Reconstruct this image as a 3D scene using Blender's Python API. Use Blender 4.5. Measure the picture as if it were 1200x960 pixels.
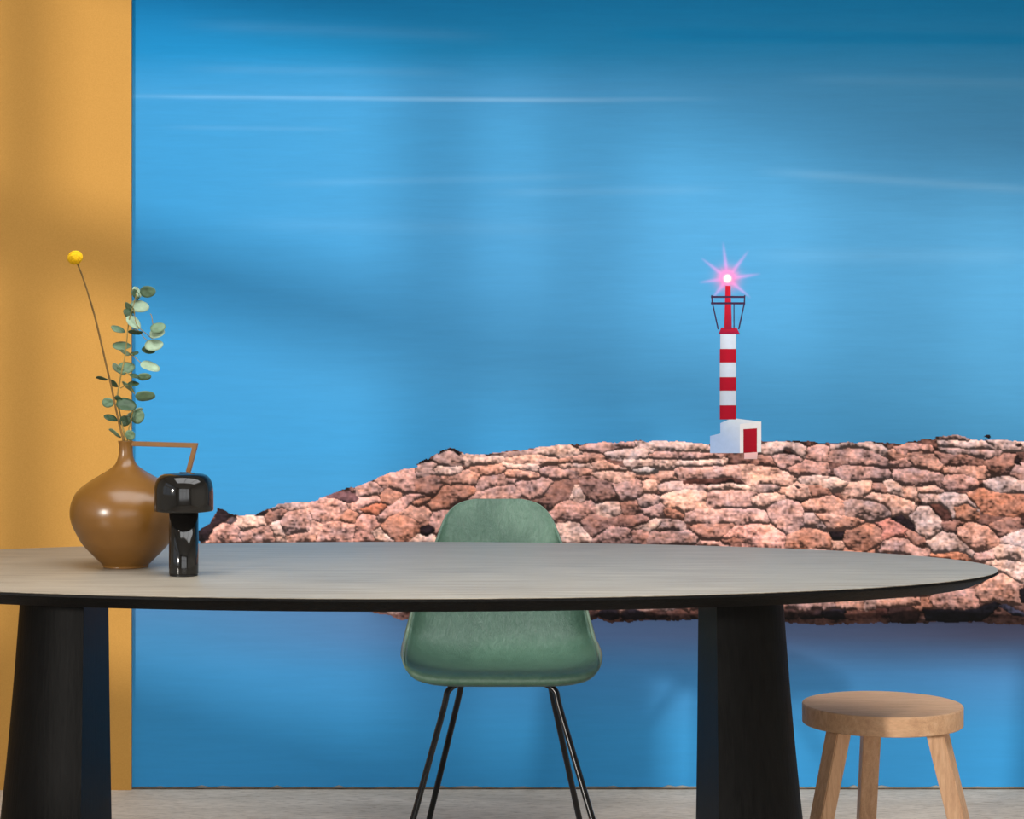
import bpy, bmesh, math, random
import numpy as np
from mathutils import Vector, Matrix, noise as mnoise

for o in list(bpy.data.objects):
    bpy.data.objects.remove(o, do_unlink=True)
scene = bpy.context.scene
COL = scene.collection

# ------------------------------------------------------------------ camera
F, CX, CY, CAMH = 2586.0, 524.0, 390.0, 1.2      # focal length and principal point in photo pixels
cam_data = bpy.data.cameras.new('camera')
cam_data.sensor_width = 36.0
cam_data.lens = F / 1200.0 * 36.0
cam_data.shift_x = (600.0 - CX) / 1200.0
cam_data.shift_y = -(480.0 - CY) / 1200.0
cam_data.clip_start = 0.05
cam = bpy.data.objects.new('camera', cam_data)
COL.objects.link(cam)
cam.location = (0, 0, CAMH)
cam.rotation_euler = (math.radians(90), 0, 0)
scene.camera = cam

# ------------------------------------------------------------------ light
world = bpy.data.worlds.new('sky_light')
scene.world = world
world.use_nodes = True
bg = world.node_tree.nodes['Background']
bg.inputs[0].default_value = (0.80, 0.88, 1.0, 1)
bg.inputs[1].default_value = 1.0

SUN_DIR = Vector((0.60, 0.78, -0.15)).normalized()
sd = bpy.data.lights.new('low_sun', 'SUN')
sd.energy = 2.7
sd.angle = math.radians(2.6)
sd.color = (1.0, 0.93, 0.84)
sun = bpy.data.objects.new('low_sun', sd)
COL.objects.link(sun)
sun.rotation_euler = SUN_DIR.to_track_quat('-Z', 'Y').to_euler()
sun.location = (-6, -4, 4)

def area(name, loc, rot, sx, sy, power, color):
    d = bpy.data.lights.new(name, 'AREA')
    d.shape = 'RECTANGLE'; d.size = sx; d.size_y = sy
    d.energy = power; d.color = color
    o = bpy.data.objects.new(name, d); COL.objects.link(o)
    o.location = loc; o.rotation_euler = rot
    return o
# daylight standing in the front window (behind the camera)
area('front_window_daylight', (0.7, -2.78, 1.62), (math.radians(90), 0, 0), 5.2, 2.5, 108, (1.0, 0.985, 0.96))
# overhead fill added to brighten floor and table, shining through an added skylight
area('added_top_light', (0.5, 3.1, 3.16), (0, 0, 0), 4.2, 2.6, 185, (1.0, 0.985, 0.96))

scene.view_settings.view_transform = 'Standard'
scene.view_settings.look = 'None'
scene.view_settings.gamma = 1.0
scene.view_settings.use_curve_mapping = False
scene.view_settings.exposure = -0.17

# ------------------------------------------------------------------ helpers
def s2l(c):
    c = c / 255.0
    return c / 12.92 if c <= 0.04045 else ((c + 0.055) / 1.055) ** 2.4
def rgb(r, g, b):
    return (s2l(r), s2l(g), s2l(b), 1.0)
def at(px, py, d):                                # a photo pixel at a known distance
    return Vector(((px - CX) * d / F, d, CAMH - (py - CY) * d / F))

def material(name):
    m = bpy.data.materials.new(name); m.use_nodes = True
    nt = m.node_tree
    return m, nt, nt.nodes['Principled BSDF']
def N(nt, kind, **kw):
    n = nt.nodes.new(kind)
    for k, v in kw.items():
        setattr(n, k, v)
    return n
def noise_node(nt, scale, detail=3, rough=.5, stretch=None, coord='Object', dist=0.0):
    tc = N(nt, 'ShaderNodeTexCoord')
    mp = N(nt, 'ShaderNodeMapping')
    if stretch: mp.inputs['Scale'].default_value = stretch
    nt.links.new(tc.outputs[coord], mp.inputs[0])
    nz = N(nt, 'ShaderNodeTexNoise')
    nz.inputs['Scale'].default_value = scale
    nz.inputs['Detail'].default_value = detail
    nz.inputs['Roughness'].default_value = rough
    nz.inputs['Distortion'].default_value = dist
    nt.links.new(mp.outputs[0], nz.inputs['Vector'])
    return nz
def ramp(nt, src, stops):
    r = N(nt, 'ShaderNodeValToRGB')
    e = r.color_ramp.elements
    while len(e) < len(stops): e.new(0.5)
    for i, (p, c) in enumerate(stops):
        e[i].position = p; e[i].color = c
    nt.links.new(src, r.inputs[0])
    return r
def bump(nt, b, src, strength, dist):
    n = N(nt, 'ShaderNodeBump')
    n.inputs['Strength'].default_value = strength
    n.inputs['Distance'].default_value = dist
    nt.links.new(src, n.inputs['Height'])
    nt.links.new(n.outputs[0], b.inputs['Normal'])
def plain(name, col, rough=.5, spec=.5, metal=0., var=.06, vscale=8, coat=0., bmp=None):
    m, nt, b = material(name)
    nz = noise_node(nt, vscale, 4)
    lo = tuple(c * (1 - var) for c in col[:3]) + (1,); hi = tuple(min(1, c * (1 + var)) for c in col[:3]) + (1,)
    r = ramp(nt, nz.outputs['Fac'], [(.3, lo), (.7, hi)])
    nt.links.new(r.outputs[0], b.inputs['Base Color'])
    b.inputs['Roughness'].default_value = rough
    b.inputs['Specular IOR Level'].default_value = spec
    b.inputs['Metallic'].default_value = metal
    b.inputs['Coat Weight'].default_value = coat
    if bmp:
        nb = noise_node(nt, bmp[0], 4); bump(nt, b, nb.outputs['Fac'], bmp[1], bmp[2])
    return m

def mesh_obj(name, verts, faces, mat, parent=None, smooth=False, colors=None):
    me = bpy.data.meshes.new(name)
    me.from_pydata([tuple(v) for v in verts], [], faces)
    me.update()
    if mat: me.materials.append(mat)
    if colors is not None:
        ca = me.color_attributes.new('Col', 'FLOAT_COLOR', 'POINT')
        a = np.ones((len(verts), 4), dtype=np.float32)
        a[:, :3] = np.asarray(colors, dtype=np.float32)[:, :3]
        ca.data.foreach_set('color', a.ravel())
    if smooth: me.polygons.foreach_set('use_smooth', [True] * len(me.polygons))
    o = bpy.data.objects.new(name, me); COL.objects.link(o)
    if parent: o.parent = parent
    return o
def bm_obj(name, bm, mat, parent=None, smooth=False):
    bmesh.ops.recalc_face_normals(bm, faces=bm.faces[:])
    me = bpy.data.meshes.new(name); bm.to_mesh(me); bm.free()
    if mat: me.materials.append(mat)
    if smooth: me.polygons.foreach_set('use_smooth', [True] * len(me.polygons))
    o = bpy.data.objects.new(name, me); COL.objects.link(o)
    if parent: o.parent = parent
    return o
def add_box(bm, x0, x1, y0, y1, z0, z1):
    vs = [bm.verts.new((x, y, z)) for z in (z0, z1) for y in (y0, y1) for x in (x0, x1)]
    for f in ((0, 2, 3, 1), (4, 5, 7, 6), (0, 1, 5, 4), (2, 6, 7, 3), (0, 4, 6, 2), (1, 3, 7, 5)):
        bm.faces.new([vs[i] for i in f])
def box(name, x0, x1, y0, y1, z0, z1, mat, parent=None, bevel=0):
    bm = bmesh.new(); add_box(bm, x0, x1, y0, y1, z0, z1)
    if bevel:
        bmesh.ops.bevel(bm, geom=bm.edges[:], offset=bevel, segments=2, affect='EDGES')
    return bm_obj(name, bm, mat, parent)
def lathe(name, prof, mat, parent=None, n=64, center=(0, 0), close=True):
    verts, faces = [], []
    for r, z in prof:
        for k in range(n):
            a = 2 * math.pi * k / n
            verts.append((center[0] + r * math.cos(a), center[1] + r * math.sin(a), z))
    for i in range(len(prof) - 1):
        for k in range(n):
            a, b = i * n + k, i * n + (k + 1) % n
            faces.append((a, b, b + n, a + n))
    if close:
        faces.append(tuple(range(n))[::-1])
        faces.append(tuple(range((len(prof) - 1) * n, len(prof) * n)))
    o = mesh_obj(name, verts, faces, mat, parent, True)
    return o
def tube_bm(bm, pts, radii, n=10):
    pts = [Vector(p) for p in pts]
    rings = []
    up = Vector((0.31, 0.93, 0.2)).normalized()
    for i, p in enumerate(pts):
        t = (pts[min(i + 1, len(pts) - 1)] - pts[max(i - 1, 0)]).normalized()
        s = t.cross(up).normalized(); u = s.cross(t)
        r = radii[i] if isinstance(radii, (list, tuple)) else radii
        rings.append([bm.verts.new(p + r * (math.cos(2 * math.pi * k / n) * s + math.sin(2 * math.pi * k / n) * u)) for k in range(n)])
    for a, b in zip(rings[:-1], rings[1:]):
        for k in range(n):
            bm.faces.new((a[k], a[(k + 1) % n], b[(k + 1) % n], b[k]))
    bm.faces.new(rings[0][::-1]); bm.faces.new(rings[-1])
def tube(name, pts, radii, mat, parent=None, n=10):
    bm = bmesh.new(); tube_bm(bm, pts, radii, n)
    return bm_obj(name, bm, mat, parent, True)
def spline(pts, per=6, closed=False):
    pts = [Vector(p) for p in pts]; out = []; n = len(pts)
    rng = range(n) if closed else range(n - 1)
    for i in rng:
        if closed: p0, p1, p2, p3 = pts[i - 1], pts[i], pts[(i + 1) % n], pts[(i + 2) % n]
        else: p0, p1, p2, p3 = pts[max(i - 1, 0)], pts[i], pts[i + 1], pts[min(i + 2, n - 1)]
        for k in range(per):
            t = k / per
            out.append(0.5 * ((2 * p1) + (p2 - p0) * t + (2 * p0 - 5 * p1 + 4 * p2 - p3) * t * t + (3 * p1 - p0 - 3 * p2 + p3) * t ** 3))
    if not closed: out.append(pts[-1])
    return out
def thing(name, label, cat, loc):
    o = bpy.data.objects.new(name, None); COL.objects.link(o)
    o.empty_display_size = .05; o.location = loc
    o['label'] = label; o['category'] = cat
    return o
def struct(o, label=None):
    o['kind'] = 'structure'
    if label: o['label'] = label
    return o
def smooth_by_angle(o, deg=35):
    me = o.data
    me.polygons.foreach_set('use_smooth', [True] * len(me.polygons))
    me.set_sharp_from_angle(angle=math.radians(deg))

# ------------------------------------------------------------------ the room
WALL_Y = 5.80
plaster = plain('pale_plaster', rgb(196, 192, 184), .8, .2, var=.05, vscale=3, bmp=(60, .15, .01))
ochre, nt, b = material('ochre_paint')
nz = noise_node(nt, 380, 3, .6)
rp = ramp(nt, nz.outputs['Fac'], [(.25, rgb(180, 133, 63)), (.75, rgb(192, 144, 72))])
nt.links.new(rp.outputs[0], b.inputs['Base Color'])
b.inputs['Roughness'].default_value = .75; b.inputs['Specular IOR Level'].default_value = .2
bump(nt, b, nz.outputs['Fac'], .12, .002)

concrete, nt, b = material('worn_concrete')
n1 = noise_node(nt, 2.2, 6, .62, (1, 4, 1), dist=.4); n2 = noise_node(nt, 26, 5, .7, (1, 6, 1), dist=.6)
r1 = ramp(nt, n1.outputs['Fac'], [(.3, rgb(194, 182, 166)), (.7, rgb(222, 210, 194))])
r2 = ramp(nt, n2.outputs['Fac'], [(.34, rgb(176, 166, 156)), (.5, rgb(242, 240, 238)), (.7, (1, 1, 1, 1))])
mx = N(nt, 'ShaderNodeMixRGB', blend_type='MULTIPLY'); mx.inputs[0].default_value = .8
nt.links.new(r1.outputs[0], mx.inputs[1]); nt.links.new(r2.outputs[0], mx.inputs[2])
nt.links.new(mx.outputs[0], b.inputs['Base Color'])
b.inputs['Roughness'].default_value = .7; b.inputs['Specular IOR Level'].default_value = .25
bump(nt, b, n2.outputs['Fac'], .35, .006)

XL, XR, YF, ZC = -3.2, 4.0, -2.6, 3.05
struct(box('floor', XL - .2, XR + .2, YF - .2, WALL_Y + .3, -.2, 0, concrete))
bm = bmesh.new()
for q in ((XL - .2, -1.5, YF - .2, WALL_Y + .3), (2.5, XR + .2, YF - .2, WALL_Y + .3), (-1.5, 2.5, YF - .2, 1.9), (-1.5, 2.5, 4.3, WALL_Y + .3)):
    add_box(bm, q[0], q[1], q[2], q[3], ZC, ZC + .2)
struct(bm_obj('ceiling', bm, plaster))  # gap between the slabs is the added skylight opening
struct(box('wall_back', XL - .2, XR + .2, WALL_Y + .004, WALL_Y + .2, 0, ZC, plaster))
struct(box('wall_right', XR, XR + .2, YF, WALL_Y, 0, ZC, plaster))
frame_white = plain('window_frame_paint', rgb(225, 224, 220), .45, var=.02)

def wall_with_opening(name, axis, c0, c1, a0, a1, o0, o1, z0, z1):
    bm = bmesh.new()
    def bx(p0, p1, q0, q1):
        if axis == 'x': add_box(bm, c0, c1, p0, p1, q0, q1)
        else: add_box(bm, p0, p1, c0, c1, q0, q1)
    bx(a0, o0, 0, ZC); bx(o1, a1, 0, ZC); bx(o0, o1, 0, z0); bx(o0, o1, z1, ZC)
    return struct(bm_obj(name, bm, plaster))
wall_with_opening('wall_left', 'x', XL - .2, XL, YF, WALL_Y, -1.2, 3.7, .85, 2.80)
wall_with_opening('wall_front', 'y', YF - .2, YF, XL - .2, XR + .2, -1.8, 3.2, .5, 2.75)
w1 = bpy.data.objects.new('window_1', None); COL.objects.link(w1); struct(w1, 'side window with tall panes and one transom')
for y, w in ((-1.2, .08), (-.05, .1), (.98, .13), (1.46, .14), (2.90, .08), (3.62, .08)):
    box('mullion', XL - .14, XL - .06, y, y + w, .85, 2.80, frame_white, w1)
for z, h in ((.85, .06), (1.91, .19), (2.74, .06)):
    box('transom', XL - .14, XL - .06, -1.2, 3.7, z, z + h, frame_white, w1)
w2 = bpy.data.objects.new('window_2', None); COL.objects.link(w2); struct(w2, 'wide window behind the viewer')
for x in (-1.8, -.2, 1.5, 3.12):
    box('mullion', x, x + .08, YF - .12, YF - .04, .5, 2.75, frame_white, w2)
for z in (.5, 1.9, 2.68):
    box('transom', -1.8, 3.2, YF - .12, YF - .04, z, z + .07, frame_white, w2)

w3 = bpy.data.objects.new('added_skylight', None); COL.objects.link(w3); struct(w3, 'added skylight in the ceiling, carrying the overhead fill light')  # unseen skylight, added to let the overhead fill in
for x in (-1.5, -.2, 1.12, 2.44):
    box('added_skylight_bar', x, x + .06, 1.9, 4.3, ZC + .02, ZC + .07, frame_white, w3)

# ochre accent wall standing a little proud of the mural wall
AC_Y = 5.788
acx = at(154, 0, AC_Y).x
struct(box('wall_side', XL, acx, AC_Y, WALL_Y, 0, ZC, ochre), 'ochre yellow painted wall section beside the mural')

struct(box('trim_1', acx, XR, WALL_Y - .004, WALL_Y, 0, .0035, plain('dark_floor_joint', rgb(84, 74, 64), .9, .1, var=.4, vscale=30)), 'thin dark joint between floor and mural wall')

# ------------------------------------------------------------------ the printed mural
def print_material(name, fine, amount, stretch=None, streak=0.0):
    m, nt, b = material(name)
    at_ = N(nt, 'ShaderNodeAttribute'); at_.attribute_name = 'Col'
    nz = noise_node(nt, fine, 5, .65, stretch)
    r = ramp(nt, nz.outputs['Fac'], [(.25, (1 - amount,) * 3 + (1,)), (.75, (1 + amount,) * 3 + (1,))])
    mx = N(nt, 'ShaderNodeMixRGB', blend_type='MULTIPLY'); mx.inputs[0].default_value = 1
    nt.links.new(at_.outputs['Color'], mx.inputs[1]); nt.links.new(r.outputs[0], mx.inputs[2])
    nt.links.new(mx.outputs[0], b.inputs['Base Color'])
    b.inputs['Roughness'].default_value = .7; b.inputs['Specular IOR Level'].default_value = .15
    return m
ink_sea = print_material('mural_ink_sea', 7, .045, (1, 1, 12))
ink_rock = print_material('mural_ink_rock', 150, .16)
ink_flat = print_material('mural_ink_lighthouse', 60, .05)

MPX = WALL_Y / F                                   # metres per photo pixel on the mural wall
def mpt(px, py, lift=0.0):
    return ((px - CX) * MPX, WALL_Y - lift, CAMH - (py - CY) * MPX)

mural = thing('wall_mural', 'wallpaper mural of blue sea with a striped lighthouse on a rocky breakwater', 'mural', (0, 0, 0))
MX0, MX1, MY0, MY1 = 140, 1740, -380, 923

# printed sea: colour by height, three columns; the right one carries wall shade near its top
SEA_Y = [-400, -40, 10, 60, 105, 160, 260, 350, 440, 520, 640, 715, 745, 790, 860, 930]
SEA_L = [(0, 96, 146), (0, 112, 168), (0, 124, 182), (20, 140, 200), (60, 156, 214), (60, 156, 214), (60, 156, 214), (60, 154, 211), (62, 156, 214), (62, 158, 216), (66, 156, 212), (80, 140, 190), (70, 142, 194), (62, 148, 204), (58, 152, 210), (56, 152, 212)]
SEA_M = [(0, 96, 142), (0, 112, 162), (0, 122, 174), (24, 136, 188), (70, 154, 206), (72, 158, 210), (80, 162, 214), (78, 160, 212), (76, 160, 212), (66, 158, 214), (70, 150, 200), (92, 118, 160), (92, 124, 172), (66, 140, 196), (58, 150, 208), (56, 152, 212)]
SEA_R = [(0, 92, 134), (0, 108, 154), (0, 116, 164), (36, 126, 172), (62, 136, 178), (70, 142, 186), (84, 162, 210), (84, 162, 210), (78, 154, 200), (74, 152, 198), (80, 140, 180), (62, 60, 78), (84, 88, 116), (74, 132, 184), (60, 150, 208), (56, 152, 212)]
sl, sm, sr = (np.array([[s2l(v) for v in c] for c in T]) for T in (SEA_L, SEA_M, SEA_R))
def sea_color(px, py):
    px = np.asarray(px, float); py = np.asarray(py, float)
    out = np.zeros(px.shape + (3,))
    u = np.clip((px - 200) / 400.0, 0, 1); v = np.clip((px - 600) / 560.0, 0, 1)
    for k in range(3):
        L = np.interp(py, SEA_Y, sl[:, k]); M = np.interp(py, SEA_Y, sm[:, k]); R = np.interp(py, SEA_Y, sr[:, k])
        out[..., k] = np.where(px < 600, L * (1 - u) + M * u, M * (1 - v) + R * v)
    def streak(x0, x1, y0, y1, w, amp):
        t = (px - x0) / (x1 - x0)
        yc = y0 + (y1 - y0) * t
        env = np.clip(np.minimum(t, 1 - t) * 5, 0, 1)
        return amp * env * np.exp(-((py - yc) / w) ** 2)
    s = streak(100, 760, 112, 119, 2.4, .11) + streak(420, 860, 117, 116, 2.4, .06) + streak(180, 420, 149, 152, 2.4, .035)
    s = s + streak(300, 720, 216, 206, 4, .035) + streak(880, 1260, 200, 226, 5, .06) + streak(560, 860, 226, 222, 5, .035)
    s = s + streak(200, 600, 28, 44, 7, .025) - streak(700, 1300, 40, 48, 7, .02) + streak(900, 1300, 92, 100, 6, .025)
    s = s + streak(200, 560, 80, 86, 5, .03) + streak(250, 700, 262, 270, 8, .02) + streak(860, 1240, 300, 300, 9, .03)
    out = out + s[..., None] * np.array([.75, .75, .62])
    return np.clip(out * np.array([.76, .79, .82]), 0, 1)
def paint_grid(name, xs, ys, fn, mat, parent, lift):
    X, Y = np.meshgrid(xs, ys)
    cols = fn(X, Y).reshape(-1, 3)
    v = np.stack([(X - CX) * MPX, np.full_like(X, WALL_Y - lift, dtype=float), CAMH - (Y - CY) * MPX], -1).reshape(-1, 3)
    if name == 'sea':                               # torn, slightly uneven lower edge of the paper
        last = v[-len(xs):]
        rnd = random.Random(4)
        for i in range(len(xs)):
            last[i, 2] = .004 + .0035 * rnd.random() + (.004 if rnd.random() < .12 else 0)
    nx, ny = len(xs), len(ys)
    f = [(j * nx + i, (j + 1) * nx + i, (j + 1) * nx + i + 1, j * nx + i + 1) for j in range(ny - 1) for i in range(nx - 1)]
    return mesh_obj(name, v, f, mat, parent, False, cols)
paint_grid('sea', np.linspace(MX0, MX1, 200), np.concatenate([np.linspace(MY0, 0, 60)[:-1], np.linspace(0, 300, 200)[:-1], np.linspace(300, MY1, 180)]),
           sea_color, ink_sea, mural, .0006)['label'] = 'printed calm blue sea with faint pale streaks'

# printed glow of the lighthouse lamp: long rays over the same sea
LX, LY = 852.5, 326.5
def glow_color(px, py):
    base = sea_color(px, py)
    dx, dy = px - LX, py - LY
    r = np.hypot(dx, dy) + 1e-6
    a = np.degrees(np.arctan2(-dy, dx))
    g = np.zeros_like(r)
    for ang, ln in ((8, 40), (53, 42), (97, 44), (142, 40), (188, 34), (233, 33), (-40, 36), (-83, 18), (28, 16), (120, 16), (165, 14), (75, 15)):
        d = np.abs((a - ang + 180) % 360 - 180)
        off = r * np.sin(np.radians(np.minimum(d, 90)))
        g += np.exp(-(off / (2.6 * np.clip(1.1 - r / (1.5 * ln), .25, 1))) ** 2) * np.clip(1 - r / ln, 0, 1) ** .8 * (d < 60)
    g = np.clip(g, 0, 1)[..., None]
    tint = np.array([s2l(232), s2l(150), s2l(232)])
    c = base * (1 - .62 * g) + tint * .62 * g
    h = np.clip(np.exp(-(r / 11) ** 2), 0, 1)[..., None]
    c = c * (1 - .8 * h) + np.array([s2l(255), s2l(110), s2l(160)]) * .8 * h
    k = np.clip(np.exp(-(r / 4.6) ** 4), 0, 1)[..., None]
    return c * (1 - k) + np.array([1, .93, .86]) * k

lighthouse = bpy.data.objects.new('lighthouse', None); COL.objects.link(lighthouse); lighthouse.parent = mural
lighthouse['label'] = 'printed red and white striped lighthouse with a lit red lamp'
paint_grid('lamp_glow', np.arange(806, 902, 1.0), np.arange(278, 372, 1.0), glow_color, ink_sea, lighthouse, .0008)

_lift = [.0010]
def flat(name, pts, cols, parent, mat=ink_flat, lift=None):
    """flat printed patch; cols: one sRGB colour or one per point"""
    if lift is None:
        _lift[0] += .00002; lift = _lift[0]
    if not isinstance(cols[0], (tuple, list)): cols = [cols] * len(pts)
    return mesh_obj(name, [mpt(x, y, lift) for x, y in pts], [tuple(range(len(pts)))], mat, parent, False, [[s2l(v) for v in c] for c in cols])
def rect(name, x0, x1, y0, y1, c, parent, cr=None):
    """printed band, lit side and shade side of the round tower as in the print"""
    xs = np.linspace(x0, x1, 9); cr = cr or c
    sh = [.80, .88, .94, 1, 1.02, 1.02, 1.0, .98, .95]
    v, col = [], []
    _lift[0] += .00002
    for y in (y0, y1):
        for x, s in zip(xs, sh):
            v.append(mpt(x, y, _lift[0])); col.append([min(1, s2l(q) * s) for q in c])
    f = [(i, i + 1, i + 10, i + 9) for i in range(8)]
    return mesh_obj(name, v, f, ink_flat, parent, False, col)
WH, RED, DRED, DARK = (186, 196, 212), (158, 6, 34), (120, 14, 40), (52, 30, 62)
# ------- printed breakwater
OUTLINE = [(233, 640), (240, 622), (256, 597), (275, 604), (302, 603), (316, 596), (332, 590), (368, 588), (382, 581), (405, 573), (430, 566), (452, 556), (488, 547), (512, 531), (528, 525), (538, 529), (545, 533), (575, 532), (630, 524), (700, 519), (745, 517), (800, 517), (830, 521), (890, 518), (920, 517), (1000, 519), (1060, 519), (1105, 512), (1122, 510), (1140, 516), (1200, 517), (1400, 515), (1745, 520), (1745, 745), (1400, 742), (1260, 738), (1200, 733), (1120, 729), (1030, 731), (960, 733), (900, 728), (800, 727), (715, 730), (690, 722), (600, 722), (540, 724), (470, 726), (430, 716), (330, 690), (260, 668)]
P, O, M, L, B, D = (214, 160, 150), (204, 134, 104), (182, 150, 146), (236, 196, 184), (164, 116, 104), (44, 30, 36)
PM, LO, LM, OB, DB, OP = (198, 154, 148), (232, 178, 160), (212, 182, 178), (184, 124, 104), (96, 58, 52), (214, 156, 138)
TILE = {'A': (230, 512, 17 / 120), 'B': (380, 512, 17 / 120), 'C': (530, 512, 17 / 120), 'D': (680, 512, 17 / 120), 'E': (800, 512, 17 / 120), 'F': (920, 512, 17 / 120), 'G': (1050, 504, .125), 'H': (1030, 610, 17 / 120)}
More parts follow.
